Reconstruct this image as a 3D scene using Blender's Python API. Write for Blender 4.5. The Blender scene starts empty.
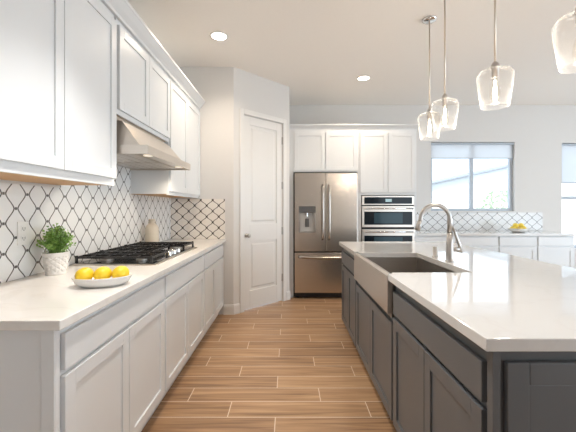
import bpy, bmesh, math, random
from mathutils import Vector, Matrix
random.seed(7)
R = math.radians
PI = math.pi
S = bpy.context.scene
C = S.collection

# ------------------------------------------------------------------ camera
cd = bpy.data.cameras.new('camera')
cam = bpy.data.objects.new('camera', cd); C.objects.link(cam)
cam.location = (0, 0, 1.29); cam.rotation_euler = (R(90), 0, 0)
cd.sensor_width = 36; cd.lens = 36*330/576; cd.shift_y = -8/576; cd.clip_start = 0.05
S.camera = cam
# ------------------------------------------------------------------ view / world / lights
S.view_settings.view_transform = 'Standard'; S.view_settings.look = 'None'
S.view_settings.gamma = 1; S.view_settings.use_curve_mapping = False
S.view_settings.exposure = 0.34
W = bpy.data.worlds.new('world'); S.world = W; W.use_nodes = True
bg = W.node_tree.nodes['Background']; bg.inputs[0].default_value = (0.82, 0.91, 1.0, 1); bg.inputs[1].default_value = 2.2

def area(name, loc, rot, sx, sy, power, col):
    l = bpy.data.lights.new(name, 'AREA'); l.shape = 'RECTANGLE'; l.size = sx; l.size_y = sy
    l.energy = power; l.color = col
    o = bpy.data.objects.new(name, l); C.objects.link(o); o.location = loc; o.rotation_euler = rot
    return o
# daylight entering through the big openings of the great room
area('daylight_right', (6.38, 1.6, 1.30), (R(99), 0, R(90)), 4.6, 2.3, 60, (0.66, 0.85, 1.0))
area('daylight_rear', (4.9, -3.38, 1.35), (R(112), 0, 0), 2.6, 2.3, 14, (0.66, 0.85, 1.0))
sun = bpy.data.lights.new('sun', 'SUN'); sun.energy = 5.0; sun.angle = R(1.0)
so = bpy.data.objects.new('sun', sun); C.objects.link(so); so.rotation_euler = (R(50), 0, R(-20))

# ------------------------------------------------------------------ materials
def nodes(name):
    m = bpy.data.materials.new(name); m.use_nodes = True
    nt = m.node_tree; return m, nt, nt.nodes['Principled BSDF']
def mat(name, col, rough=0.5, metal=0.0, noise=0.0, scale=8, bump=0.0, coat=0.0, stretch=None, spec=0.5):
    m, nt, p = nodes(name)
    p.inputs['Base Color'].default_value = (*col, 1)
    p.inputs['Roughness'].default_value = rough; p.inputs['Metallic'].default_value = metal
    p.inputs['Coat Weight'].default_value = coat; p.inputs['Specular IOR Level'].default_value = spec
    if noise or bump:
        tc = nt.nodes.new('ShaderNodeTexCoord'); mp = nt.nodes.new('ShaderNodeMapping')
        nt.links.new(tc.outputs['Object'], mp.inputs[0])
        if stretch: mp.inputs['Scale'].default_value = stretch
        n = nt.nodes.new('ShaderNodeTexNoise'); n.inputs['Scale'].default_value = scale; n.inputs['Detail'].default_value = 4
        nt.links.new(mp.outputs[0], n.inputs['Vector'])
        if noise:
            mx = nt.nodes.new('ShaderNodeMix'); mx.data_type = 'RGBA'
            mx.inputs[6].default_value = (*[c*(1-noise) for c in col], 1)
            mx.inputs[7].default_value = (*[min(1, c*(1+noise)) for c in col], 1)
            nt.links.new(n.outputs[0], mx.inputs[0]); nt.links.new(mx.outputs[2], p.inputs['Base Color'])
        if bump:
            b = nt.nodes.new('ShaderNodeBump'); b.inputs['Strength'].default_value = bump; b.inputs['Distance'].default_value = 0.002
            nt.links.new(n.outputs[0], b.inputs['Height']); nt.links.new(b.outputs[0], p.inputs['Normal'])
    return m
def emit(name, col, s):
    m, nt, p = nodes(name)
    p.inputs['Base Color'].default_value = (*col, 1)
    p.inputs['Emission Color'].default_value = (*col, 1); p.inputs['Emission Strength'].default_value = s
    return m
def clear_glass(name, tint=(1, 1, 1), refl=1.0, haze=0.0):
    m = bpy.data.materials.new(name); m.use_nodes = True; nt = m.node_tree; nt.nodes.clear()
    o = nt.nodes.new('ShaderNodeOutputMaterial'); t = nt.nodes.new('ShaderNodeBsdfTransparent'); g = nt.nodes.new('ShaderNodeBsdfGlossy')
    t.inputs[0].default_value = (*tint, 1); g.inputs['Roughness'].default_value = 0.03
    lw = nt.nodes.new('ShaderNodeLayerWeight'); lw.inputs[0].default_value = 0.5
    pw = nt.nodes.new('ShaderNodeMath'); pw.operation = 'POWER'; pw.inputs[1].default_value = 4.0
    ml = nt.nodes.new('ShaderNodeMath'); ml.operation = 'MULTIPLY_ADD'; ml.inputs[1].default_value = 0.6*refl; ml.inputs[2].default_value = 0.035
    mx = nt.nodes.new('ShaderNodeMixShader')
    nt.links.new(lw.outputs['Facing'], pw.inputs[0]); nt.links.new(pw.outputs[0], ml.inputs[0]); nt.links.new(ml.outputs[0], mx.inputs[0])
    nt.links.new(t.outputs[0], mx.inputs[1]); nt.links.new(mx.outputs[0], o.inputs[0])
    if haze:
        df = nt.nodes.new('ShaderNodeBsdfTranslucent'); df.inputs[0].default_value = (1, 1, 1, 1); dd = nt.nodes.new('ShaderNodeBsdfDiffuse'); dd.inputs[0].default_value = (1, 1, 1, 1)
        a1 = nt.nodes.new('ShaderNodeMixShader'); a2 = nt.nodes.new('ShaderNodeMixShader'); a1.inputs[0].default_value = 0.5; a2.inputs[0].default_value = haze
        nt.links.new(df.outputs[0], a1.inputs[1]); nt.links.new(dd.outputs[0], a1.inputs[2])
        nt.links.new(g.outputs[0], a2.inputs[1]); nt.links.new(a1.outputs[0], a2.inputs[2]); nt.links.new(a2.outputs[0], mx.inputs[2])
    else: nt.links.new(g.outputs[0], mx.inputs[2])
    return m

M = {}
M['wall'] = mat('wall_paint', (0.755, 0.735, 0.71), 0.7, noise=0.01, scale=30, bump=0.15)
M['ceiling'] = mat('ceiling_paint', (0.93, 0.89, 0.84), 0.85, noise=0.015, scale=40, bump=0.2)
M['trim'] = mat('trim_paint', (0.83, 0.81, 0.78), 0.35, noise=0.005)
M['cab'] = mat('white_cabinet_paint', (0.79, 0.805, 0.815), 0.32, noise=0.006, scale=5)
M['grey'] = mat('grey_cabinet_paint', (0.122, 0.129, 0.137), 0.33, noise=0.04, scale=5)
M['wood'] = mat('cabinet_underside_maple', (0.62, 0.36, 0.15), 0.5, noise=0.12, scale=6, stretch=(20, 1.5, 20))
M['steel'] = mat('brushed_stainless', (0.63, 0.57, 0.505), 0.27, 1.0, noise=0.05, scale=6, stretch=(1, 1, 60))
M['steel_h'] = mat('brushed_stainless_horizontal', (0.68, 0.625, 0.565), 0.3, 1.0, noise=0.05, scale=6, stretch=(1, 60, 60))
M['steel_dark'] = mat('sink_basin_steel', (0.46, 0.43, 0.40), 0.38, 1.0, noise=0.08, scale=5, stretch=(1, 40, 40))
M['nickel'] = mat('brushed_nickel', (0.56, 0.53, 0.50), 0.28, 1.0, noise=0.02)
M['chrome'] = mat('polished_chrome', (0.8, 0.8, 0.8), 0.12, 1.0, noise=0.01)
M['fridge_handle'] = mat('satin_handle_steel', (0.50, 0.46, 0.42), 0.2, 1.0, noise=0.03)
M['disp_back'] = mat('dispenser_recess_grey', (0.55, 0.54, 0.52), 0.4, noise=0.03)
M['panelgrey'] = mat('dispenser_panel_grey', (0.12, 0.12, 0.12), 0.25, noise=0.05)
M['black'] = mat('black_plastic', (0.012, 0.012, 0.013), 0.35, noise=0.1)
M['blackglass'] = mat('black_oven_glass', (0.008, 0.014, 0.020), 0.08, noise=0.05, spec=0.22)
M['ovenwin'] = mat('oven_window_glass', (0.02, 0.055, 0.075), 0.1, noise=0.1, spec=0.3)
M['iron'] = mat('cast_iron', (0.012, 0.012, 0.013), 0.24, noise=0.2, bump=0.3, scale=60)
M['enamel'] = mat('black_enamel', (0.03, 0.03, 0.032), 0.07, noise=0.1)
M['ceramic'] = mat('white_ceramic', (0.82, 0.80, 0.77), 0.22, noise=0.01)
M['potceramic'] = mat('pot_ceramic', (0.80, 0.77, 0.73), 0.45, noise=0.02)
M['vase'] = mat('beige_stoneware', (0.70, 0.62, 0.51), 0.5, noise=0.12, scale=14, stretch=(1, 1, 0.2))
M['soil'] = mat('potting_soil', (0.06, 0.04, 0.025), 0.9, noise=0.4, scale=60)
M['lemon'] = mat('lemon_peel', (0.93, 0.62, 0.03), 0.38, noise=0.12, scale=9, bump=0.4)
M['plate'] = mat('outlet_plastic', (0.80, 0.79, 0.77), 0.35, noise=0.01)
M['slot'] = mat('outlet_slot_dark', (0.05, 0.05, 0.05), 0.5, noise=0.1)
M['vinyl'] = mat('window_vinyl', (0.50, 0.55, 0.61), 0.4, noise=0.02)
M['brass'] = mat('aged_brass', (0.74, 0.66, 0.57), 0.3, 1.0, noise=0.05)
M['ext_white'] = mat('outdoor_white_stucco', (0.82, 0.82, 0.82), 0.8, noise=0.04)
M['ext_grey'] = mat('outdoor_grey_stucco', (0.62, 0.67, 0.72), 0.8, noise=0.04)
M['ext_roof'] = mat('roof_shingle', (0.28, 0.30, 0.32), 0.8, noise=0.2, scale=12)
M['fascia'] = mat('roof_fascia', (0.20, 0.22, 0.25), 0.6, noise=0.05)
M['gravel'] = mat('gravel_yard', (0.62, 0.58, 0.52), 0.9, noise=0.2, scale=30)
M['bark'] = mat('shrub_bark', (0.22, 0.16, 0.1), 0.8, noise=0.2)
M['shrub'] = mat('outdoor_leaf', (0.30, 0.42, 0.22), 0.6, noise=0.3, scale=4)
M['bulbglow'] = emit('bulb_filament', (1.0, 0.90, 0.74), 45)
M['bulbglass'] = clear_glass('bulb_glass', (1.0, 0.98, 0.94), 0.8)
M['pane'] = clear_glass('window_glass', (0.97, 0.99, 1.0), 0.6)
M['shade_glass'] = clear_glass('pendant_glass', (0.985, 0.98, 0.975), 1.5, 0.45)
M['led'] = emit('downlight_lens', (1.0, 0.93, 0.82), 9)
M['hoodlamp'] = emit('hood_lamp', (1.0, 0.9, 0.75), 0.5)
M['display'] = emit('oven_display', (0.35, 0.5, 0.55), 0.25)

def roller_fabric():
    m, nt, p = nodes('roller_shade_fabric')
    p.inputs['Base Color'].default_value = (0.86, 0.88, 0.90, 1); p.inputs['Roughness'].default_value = 0.8
    tr = nt.nodes.new('ShaderNodeBsdfTranslucent'); tr.inputs[0].default_value = (0.86, 0.9, 0.95, 1)
    mx = nt.nodes.new('ShaderNodeMixShader'); mx.inputs[0].default_value = 0.45
    nt.links.new(p.outputs[0], mx.inputs[1]); nt.links.new(tr.outputs[0], mx.inputs[2])
    nt.links.new(mx.outputs[0], nt.nodes['Material Output'].inputs[0]); return m
M['roller'] = roller_fabric()

def leaf_mat():
    m, nt, p = nodes('herb_leaf')
    oi = nt.nodes.new('ShaderNodeTexCoord'); n = nt.nodes.new('ShaderNodeTexNoise'); n.inputs['Scale'].default_value = 45
    nt.links.new(oi.outputs['Object'], n.inputs['Vector'])
    cr = nt.nodes.new('ShaderNodeValToRGB'); e = cr.color_ramp.elements
    e[0].position = 0.3; e[0].color = (0.08, 0.20, 0.03, 1); e[1].position = 0.7; e[1].color = (0.36, 0.58, 0.14, 1)
    nt.links.new(n.outputs[0], cr.inputs[0]); nt.links.new(cr.outputs[0], p.inputs['Base Color']); p.inputs['Roughness'].default_value = 0.45
    return m
M['leaf'] = leaf_mat()

def quartz(name, base, vein, rough=0.1):
    m, nt, p = nodes(name)
    tc = nt.nodes.new('ShaderNodeTexCoord'); n = nt.nodes.new('ShaderNodeTexNoise'); n.inputs['Scale'].default_value = 1.8
    n.inputs['Detail'].default_value = 8; n.inputs['Distortion'].default_value = 1.6
    nt.links.new(tc.outputs['Object'], n.inputs['Vector'])
    cr = nt.nodes.new('ShaderNodeValToRGB'); e = cr.color_ramp.elements
    e[0].position = 0.47; e[0].color = (*base, 1); e[1].position = 0.53; e[1].color = (*base, 1)
    v = cr.color_ramp.elements.new(0.5); v.color = (*vein, 1)
    nt.links.new(n.outputs[0], cr.inputs[0]); nt.links.new(cr.outputs[0], p.inputs['Base Color'])
    p.inputs['Roughness'].default_value = rough; p.inputs['Specular IOR Level'].default_value = 0.6
    return m
M['quartz'] = quartz('white_quartz', (0.72, 0.705, 0.685), (0.70, 0.68, 0.66), 0.05)
M['quartz_left'] = quartz('cream_quartz', (0.84, 0.81, 0.77), (0.80, 0.765, 0.72), 0.13)

def mathn(nt, op, a, b=None, c=None):
    n = nt.nodes.new('ShaderNodeMath'); n.operation = op
    for i, v in enumerate((a, b, c)):
        if v is None: continue
        if isinstance(v, (int, float)): n.inputs[i].default_value = v
        else: nt.links.new(v, n.inputs[i])
    return n.outputs[0]

def tile_mat(name, base, line, half, axis, w=0.152, h=0.139, x0=0.0, z0=0.0, dot=0.0072, ogee=0.6, gap=0.08):
    # ogee lattice of curved joints with little square dots where they meet
    m, nt, p = nodes(name)
    g = nt.nodes.new('ShaderNodeNewGeometry'); sp = nt.nodes.new('ShaderNodeSeparateXYZ')
    nt.links.new(g.outputs['Position'], sp.inputs[0])
    x = mathn(nt, 'SUBTRACT', sp.outputs[axis], x0); z = mathn(nt, 'SUBTRACT', sp.outputs[2], z0)
    v = mathn(nt, 'DIVIDE', z, h)
    tri = mathn(nt, 'PINGPONG', v, 0.5)                                 # 0..0.5
    cs = mathn(nt, 'MULTIPLY_ADD', mathn(nt, 'COSINE', mathn(nt, 'MULTIPLY', v, 2*PI)), -0.25, 0.25)
    f = mathn(nt, 'ADD', mathn(nt, 'MULTIPLY', tri, 1-ogee), mathn(nt, 'MULTIPLY', cs, ogee))
    f = mathn(nt, 'MULTIPLY_ADD', f, 1-4*gap, gap)
    u = mathn(nt, 'DIVIDE', x, w)
    def dist(expr):
        r = mathn(nt, 'PINGPONG', expr, 0.5)                            # distance to nearest integer
        return r
    d1 = dist(mathn(nt, 'SUBTRACT', u, f)); d2 = dist(mathn(nt, 'ADD', u, f))
    d = mathn(nt, 'MULTIPLY', mathn(nt, 'MINIMUM', d1, d2), w*0.74)
    lm = mathn(nt, 'LESS_THAN', d, half)
    # dots on nodes: (n, 0) and (n+.5, .5)
    du = mathn(nt, 'MULTIPLY', mathn(nt, 'PINGPONG', u, 0.5), w); dv = mathn(nt, 'MULTIPLY', mathn(nt, 'PINGPONG', v, 0.5), h)
    du2 = mathn(nt, 'SUBTRACT', w/2, du); dv2 = mathn(nt, 'SUBTRACT', h/2, dv)
    m1 = mathn(nt, 'LESS_THAN', mathn(nt, 'MAXIMUM', du, dv), dot); m2 = mathn(nt, 'LESS_THAN', mathn(nt, 'MAXIMUM', du2, dv2), dot)
    msk = mathn(nt, 'MAXIMUM', lm, mathn(nt, 'MAXIMUM', m1, m2))
    mx = nt.nodes.new('ShaderNodeMix'); mx.data_type = 'RGBA'
    mx.inputs[6].default_value = (*base, 1); mx.inputs[7].default_value = (*line, 1)
    nt.links.new(msk, mx.inputs[0]); nt.links.new(mx.outputs[2], p.inputs['Base Color'])
    p.inputs['Roughness'].default_value = 0.2
    return m
M['tile_left'] = tile_mat('lantern_tile_left', (0.85, 0.85, 0.85), (0.13, 0.12, 0.115), 0.0033, 1, w=0.151, h=0.152, x0=1.722, z0=1.287)
M['tile_return'] = tile_mat('lantern_tile_return_warm_lit', (0.90, 0.85, 0.79), (0.06, 0.045, 0.035), 0.0045, 0, w=0.1455, h=0.1345, x0=-1.347, z0=1.252, ogee=1.15, dot=0.008, gap=0.035)  # peach base has the warm downlight glow painted in
M['tile_back'] = tile_mat('lantern_tile_back', (0.80, 0.80, 0.80), (0.16, 0.15, 0.15), 0.0042, 0, w=0.165, h=0.15, x0=1.9, z0=1.13, dot=0.002, gap=0.0)

def floor_mat():
    m, nt, p = nodes('wood_look_plank_tile')
    P, L, Y0, X0 = 0.165, 0.888, 2.035, -0.374
    g = nt.nodes.new('ShaderNodeNewGeometry'); sp = nt.nodes.new('ShaderNodeSeparateXYZ'); nt.links.new(g.outputs['Position'], sp.inputs[0])
    r = mathn(nt, 'DIVIDE', mathn(nt, 'SUBTRACT', sp.outputs[1], Y0), P); row = mathn(nt, 'FLOOR', r)
    fr = mathn(nt, 'SUBTRACT', r, row)
    q = mathn(nt, 'ADD', mathn(nt, 'DIVIDE', mathn(nt, 'SUBTRACT', sp.outputs[0], X0), L), mathn(nt, 'MULTIPLY', row, 1/3))
    col = mathn(nt, 'FLOOR', q); fc = mathn(nt, 'SUBTRACT', q, col)
    dr = mathn(nt, 'MULTIPLY', mathn(nt, 'PINGPONG', fr, 0.5), P); dc = mathn(nt, 'MULTIPLY', mathn(nt, 'PINGPONG', fc, 0.5), L)
    gm = mathn(nt, 'LESS_THAN', mathn(nt, 'MINIMUM', dr, dc), 0.0028)
    cm = nt.nodes.new('ShaderNodeCombineXYZ'); nt.links.new(row, cm.inputs[0]); nt.links.new(col, cm.inputs[1])
    wn = nt.nodes.new('ShaderNodeTexWhiteNoise'); nt.links.new(cm.outputs[0], wn.inputs[0])
    # grain: noise stretched along x, shifted per plank
    gx = nt.nodes.new('ShaderNodeCombineXYZ')
    nt.links.new(mathn(nt, 'ADD', mathn(nt, 'MULTIPLY', sp.outputs[0], 1.1), mathn(nt, 'MULTIPLY', wn.outputs[0], 37)), gx.inputs[0])
    nt.links.new(mathn(nt, 'MULTIPLY', sp.outputs[1], 24), gx.inputs[1]); nt.links.new(mathn(nt, 'MULTIPLY', wn.outputs[0], 11), gx.inputs[2])
    n = nt.nodes.new('ShaderNodeTexNoise'); n.inputs['Scale'].default_value = 1.6; n.inputs['Detail'].default_value = 7; n.inputs['Distortion'].default_value = 0.7
    nt.links.new(gx.outputs[0], n.inputs['Vector'])
    t = mathn(nt, 'ADD', mathn(nt, 'MULTIPLY', n.outputs[0], 0.9), mathn(nt, 'MULTIPLY', wn.outputs[0], 0.18))
    cr = nt.nodes.new('ShaderNodeValToRGB'); e = cr.color_ramp.elements
    e[0].position = 0.33; e[0].color = (0.22, 0.12, 0.062, 1); e[1].position = 0.80; e[1].color = (0.56, 0.36, 0.205, 1)
    mid = cr.color_ramp.elements.new(0.53); mid.color = (0.39, 0.228, 0.12, 1)
    nt.links.new(t, cr.inputs[0])
    mx = nt.nodes.new('ShaderNodeMix'); mx.data_type = 'RGBA'; nt.links.new(gm, mx.inputs[0])
    nt.links.new(cr.outputs[0], mx.inputs[6]); mx.inputs[7].default_value = (0.72, 0.60, 0.47, 1)
    nt.links.new(mx.outputs[2], p.inputs['Base Color'])
    p.inputs['Roughness'].default_value = 0.34
    return m
M['floor'] = floor_mat()

# ------------------------------------------------------------------ mesh helpers
def bm_new(): return bmesh.new()
def box(bm, x0, x1, y0, y1, z0, z1, M4=None):
    v = [bm.verts.new((x, y, z)) for x in (x0, x1) for y in (y0, y1) for z in (z0, z1)]
    for f in ((0, 1, 3, 2), (4, 6, 7, 5), (0, 4, 5, 1), (2, 3, 7, 6), (0, 2, 6, 4), (1, 5, 7, 3)):
        bm.faces.new([v[i] for i in f])
    if M4 is not None:
        for q in v: q.co = M4 @ q.co
    return v
def prism(bm, pts, axis, a, b):
    # pts: 2D outline; axis extruded. axis 'x': pts=(y,z); 'y': pts=(x,z); 'z': pts=(x,y)
    def mk(p, t): return {'x': (t, p[0], p[1]), 'y': (p[0], t, p[1]), 'z': (p[0], p[1], t)}[axis]
    A = [bm.verts.new(mk(p, a)) for p in pts]; B = [bm.verts.new(mk(p, b)) for p in pts]
    n = len(pts)
    bm.faces.new(A); bm.faces.new(B[::-1])
    for i in range(n): bm.faces.new((A[i], B[i], B[(i+1) % n], A[(i+1) % n]))
def lathe(bm, prof, seg=32, loc=(0, 0, 0), ax='z', close=False, sx=1, sy=1):
    rings = []
    for r, z in prof:
        if r < 1e-6: rings.append([bm.verts.new((0, 0, z))])
        else: rings.append([bm.verts.new((r*sx*math.cos(2*PI*i/seg), r*sy*math.sin(2*PI*i/seg), z)) for i in range(seg)])
    pairs = list(zip(rings, rings[1:]))
    if close: pairs.append((rings[-1], rings[0]))
    for a, b in pairs:
        for i in range(seg):
            j = (i+1) % seg
            if len(a) == 1 and len(b) == 1: continue
            if len(a) == 1: bm.faces.new((a[0], b[i], b[j]))
            elif len(b) == 1: bm.faces.new((a[i], a[j], b[0]))
            else: bm.faces.new((a[i], a[j], b[j], b[i]))
    rot = {'z': Matrix.Identity(4), 'x': Matrix.Rotation(PI/2, 4, 'Y'), 'y': Matrix.Rotation(PI/2, 4, 'X')}[ax]
    T = Matrix.Translation(loc) @ rot
    for r in rings:
        for q in r: q.co = T @ q.co
def tube(bm, pts, rad, seg=12, cap=True):
    pts = [Vector(p) for p in pts]; rads = rad if isinstance(rad, (list, tuple)) else [rad]*len(pts)
    rings = []; prev = None
    for i, p in enumerate(pts):
        d = (pts[min(i+1, len(pts)-1)] - pts[max(i-1, 0)]).normalized()
        if prev is None: prev = d.orthogonal().normalized()
        n = (prev - d*prev.dot(d)).normalized(); prev = n; b = d.cross(n)
        rings.append([bm.verts.new(p + (n*math.cos(2*PI*k/seg) + b*math.sin(2*PI*k/seg))*rads[i]) for k in range(seg)])
    for a, b in zip(rings, rings[1:]):
        for i in range(seg): bm.faces.new((a[i], a[(i+1) % seg], b[(i+1) % seg], b[i]))
    if cap: bm.faces.new(rings[0][::-1]); bm.faces.new(rings[-1])
def obj(name, bm, m, parent=None, bevel=0.0, smooth=False, seg=2):
    bmesh.ops.recalc_face_normals(bm, faces=bm.faces)
    me = bpy.data.meshes.new(name); bm.to_mesh(me); bm.free(); me.materials.append(m)
    o = bpy.data.objects.new(name, me); C.objects.link(o)
    if parent is not None: o.parent = parent
    if bevel:
        b = o.modifiers.new('bevel', 'BEVEL'); b.width = bevel; b.segments = seg; b.limit_method = 'ANGLE'; b.angle_limit = R(40)
    if smooth or bevel:
        for p in me.polygons: p.use_smooth = smooth
    return o
def bobj(name, m, parent, *b, bevel=0.0):
    bm = bm_new(); box(bm, *b); return obj(name, bm, m, parent, bevel)
def thing(name, label, cat, loc=(0, 0, 0), rotz=0, group=None):
    o = bpy.data.objects.new(name, None); C.objects.link(o); o.empty_display_size = 0.1
    o.location = loc; o.rotation_euler = (0, 0, rotz); o['label'] = label; o['category'] = cat
    if group: o['group'] = group
    return o
def tag(o, label, cat, group=None):
    o['label'] = label; o['category'] = cat
    if group: o['group'] = group
    return o
def struct(name, bm, m, label, parent=None, bevel=0, cat='room'):
    o = obj(name, bm, m, parent, bevel)
    o['kind'] = 'structure'; o['label'] = label; o['category'] = cat
    return o

# ------------------------------------------------------------------ room shell
XL, YB, ZC = -1.428, 5.48, 3.0
YF, XR, YR = 4.0, 6.5, -3.5
def sbox(name, m, label, *b, cat='wall', bevel=0):
    bm = bm_new(); box(bm, *b); return struct(name, bm, m, label, None, bevel, cat)
sbox('floor', M['floor'], 'brown wood-look plank tile floor of the kitchen', XL, XR, YR, YB, -0.1, 0, cat='floor')
sbox('ceiling', M['ceiling'], 'flat warm white ceiling over the whole kitchen', XL, XR, YR, YB, ZC, ZC+0.1, cat='ceiling')
sbox('wall_left', M['wall'], 'left wall behind the white upper cabinets', XL-0.12, XL, YR, YF+0.12, 0, ZC)
sbox('wall_return', M['wall'], 'short wall at the far end of the left counter run', XL, -0.66, YF, YF+0.12, 0, ZC)
sbox('wall_fridge_side', M['wall'], 'short wall end between pantry door and refrigerator', -0.08, 0.02, 4.66, YB, 0, ZC)
# angled pantry wall, local x along the wall
ANG = math.atan2(0.66, 0.68); PL = math.hypot(0.66, 0.68)
bm = bm_new()
box(bm, 0, 0.15, 0, 0.1, 0, ZC); box(bm, 0.821, PL, 0, 0.1, 0, ZC); box(bm, 0.15, 0.821, 0, 0.1, 2.462, ZC)
wp = struct('wall_pantry', bm, M['wall'], 'angled wall holding the white pantry door', cat='wall'); wp.location = (-0.66, 4.0, 0); wp.rotation_euler.z = ANG
# back wall with two window openings
W1 = (2.375, 3.765, 1.24, 2.385); W2 = (4.545, 5.75, 0.62, 2.37)
bm = bm_new()
box(bm, -0.08, W1[0], YB, YB+0.14, 0, ZC); box(bm, W1[1], W2[0], YB, YB+0.14, 0, ZC); box(bm, W2[1], XR, YB, YB+0.14, 0, ZC)
for w in (W1, W2):
    box(bm, w[0], w[1], YB, YB+0.14, 0, w[2]); box(bm, w[0], w[1], YB, YB+0.14, w[3], ZC)
struct('wall_back', bm, M['wall'], 'back wall with the windows behind the sink side counter', cat='wall')
# right and rear walls with large door openings (out of frame)
bm = bm_new()
box(bm, XR, XR+0.12, YR, -0.8, 0, ZC); box(bm, XR, XR+0.12, 4.0, YB, 0, ZC); box(bm, XR, XR+0.12, -0.8, 4.0, 2.5, ZC)
struct('wall_right', bm, M['wall'], 'right wall of the great room with a wide opening', cat='wall')
bm = bm_new()
box(bm, XL, 3.6, YR-0.12, YR, 0, ZC); box(bm, 6.2, XR, YR-0.12, YR, 0, ZC); box(bm, 3.6, 6.2, YR-0.12, YR, 2.5, ZC)
struct('wall_rear', bm, M['wall'], 'rear wall of the great room with a wide opening', cat='wall')
# baseboards
def bprof(bm, x0, x1, M4=None):
    n0 = len(bm.verts); pts = [(0, 0), (-0.014, 0), (-0.014, 0.10), (-0.008, 0.118), (0, 0.122)]
    prism(bm, pts, 'x', x0, x1)
bm = bm_new(); bprof(bm, -0.78, -0.655); o = struct('baseboard_return', bm, M['trim'], 'white baseboard at the end of the left cabinets', cat='baseboard'); o.location = (0, YF, 0)
bm = bm_new(); bprof(bm, -0.005, 0.086); o = struct('baseboard_pantry_left', bm, M['trim'], 'white baseboard left of the pantry door', cat='baseboard'); o.location = (-0.66, 4.0, 0); o.rotation_euler.z = ANG
bm = bm_new(); bprof(bm, 0.886, PL+0.008); o = struct('baseboard_pantry_right', bm, M['trim'], 'white baseboard right of the pantry door', cat='baseboard'); o.location = (-0.66, 4.0, 0); o.rotation_euler.z = ANG
bm = bm_new(); bprof(bm, 4.2, XR); o = struct('baseboard_back', bm, M['trim'], 'white baseboard under the far right window', cat='baseboard'); o.location = (0, YB, 0)

# pantry door (structure) with casing, panels, knob, hinges
DT = Matrix.Translation((-0.66, 4.0, 0)) @ Matrix.Rotation(ANG, 4, 'Z')
def at_wall(o): o.location = (-0.66, 4.0, 0); o.rotation_euler.z = ANG
def raised_door(bm, x0, x1, z0, z1, panels, y=0.012, t=0.035):
    # stiles/rails flush, panels recessed then raised
    xs = [x0, panels[0][0], panels[0][1], x1]
    box(bm, x0, xs[1], y, y+t, z0, z1); box(bm, xs[2], x1, y, y+t, z0, z1)
    zz = [z0] + [v for p in sorted(panels, key=lambda p: p[2]) for v in (p[2], p[3])] + [z1]
    for i in range(0, len(zz), 2): box(bm, xs[1], xs[2], y, y+t, zz[i], zz[i+1])
    for a, b, c, d in panels:
        box(bm, a, b, y+0.012, y+t, c, d)
        e = 0.03; s = 0.018
        lo = [(a+e, c+e), (b-e, c+e), (b-e, d-e), (a+e, d-e)]; hi = [(a+e+s, c+e+s), (b-e-s, c+e+s), (b-e-s, d-e-s), (a+e+s, d-e-s)]
        A = [bm.verts.new((p[0], y+0.012, p[1])) for p in lo]; B = [bm.verts.new((p[0], y+0.004, p[1])) for p in hi]
        bm.faces.new(B)
        for i in range(4): bm.faces.new((A[i], A[(i+1) % 4], B[(i+1) % 4], B[i]))
bm = bm_new()
raised_door(bm, 0.158, 0.814, 0.012, 2.452, [(0.258, 0.714, 1.085, 2.345), (0.258, 0.714, 0.24, 0.865)])
dr = struct('door_1', bm, M['trim'], 'tall white two-panel pantry door in the angled wall', bevel=0.002, cat='door'); at_wall(dr)
kb = bm_new(); lathe(kb, [(0, 0), (0.026, 0), (0.026, 0.006), (0.012, 0.010), (0.010, 0.03), (0.022, 0.04), (0.027, 0.052), (0.022, 0.064), (0, 0.068)], 24, (0.203, 0.012, 0.945), 'y')
obj('door_knob', kb, M['nickel'], dr, smooth=True)['label'] = 'brushed nickel knob'
for z in (0.33, 0.975, 1.60, 2.22):
    hb = bm_new(); lathe(hb, [(0, -0.05), (0.007, -0.05), (0.007, 0.05), (0, 0.05)], 12, (0.820, 0.004, z)); box(hb, 0.806, 0.822, 0.008, 0.012, z-0.05, z+0.05)
    obj('hinge', hb, M['nickel'], dr)
bm = bm_new()
box(bm, 0.09, 0.15, -0.014, 0, 0, 2.52); box(bm, 0.821, 0.881, -0.014, 0, 0, 2.52); box(bm, 0.15, 0.821, -0.014, 0, 2.46, 2.52)
o = struct('trim_1', bm, M['trim'], 'white casing around the pantry door', bevel=0.003, cat='door trim'); at_wall(o)
bm = bm_new(); box(bm, 0.150, 0.1555, 0, 0.09, 0, 2.46); box(bm, 0.8165, 0.821, 0, 0.09, 0, 2.46); box(bm, 0.1555, 0.8165, 0, 0.09, 2.4555, 2.46)
box(bm, 0.1555, 0.172, 0.049, 0.06, 0, 2.44); box(bm, 0.80, 0.8165, 0.049, 0.06, 0, 2.44)
o = struct('trim_2', bm, M['trim'], 'white jamb inside the pantry door casing', cat='door trim'); at_wall(o)

# windows
def window(n, w, mull_v, rails, label, y=YB+0.055):
    x0, x1, z0, z1 = w; t = 0.045
    bm = bm_new()
    box(bm, x0, x0+t, y, y+0.06, z0, z1); box(bm, x1-t, x1, y, y+0.06, z0, z1)
    box(bm, x0+t, x1-t, y, y+0.06, z0, z0+t); box(bm, x0+t, x1-t, y, y+0.06, z1-t, z1)
    o = struct('window_%d' % n, bm, M['vinyl'], label, bevel=0.003, cat='window')
    xs = [x0+t] + sum([[m-0.028, m+0.028] for m in mull_v], []) + [x1-t]
    for m in mull_v: bobj('mullion', M['vinyl'], o, m-0.028, m+0.028, y+0.004, y+0.056, z0+t, z1-t, bevel=0.003)
    for r in rails: bobj('meeting_rail', M['vinyl'], o, x0+t, x1-t, y+0.004, y+0.056, r-0.03, r+0.03, bevel=0.003)
    zs = [z0+t] + sum([[r-0.03, r+0.03] for r in rails], []) + [z1-t]
    for i in range(0, len(xs), 2):
        for k in range(0, len(zs), 2):
            bobj('glass_pane', M['pane'], o, xs[i], xs[i+1], y+0.028, y+0.034, zs[k], zs[k+1])
    s = bobj('window_sill', M['trim'], o, x0, x1, YB-0.012, y, z0-0.012, z0-0.0005, bevel=0.003)
    return o
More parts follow.
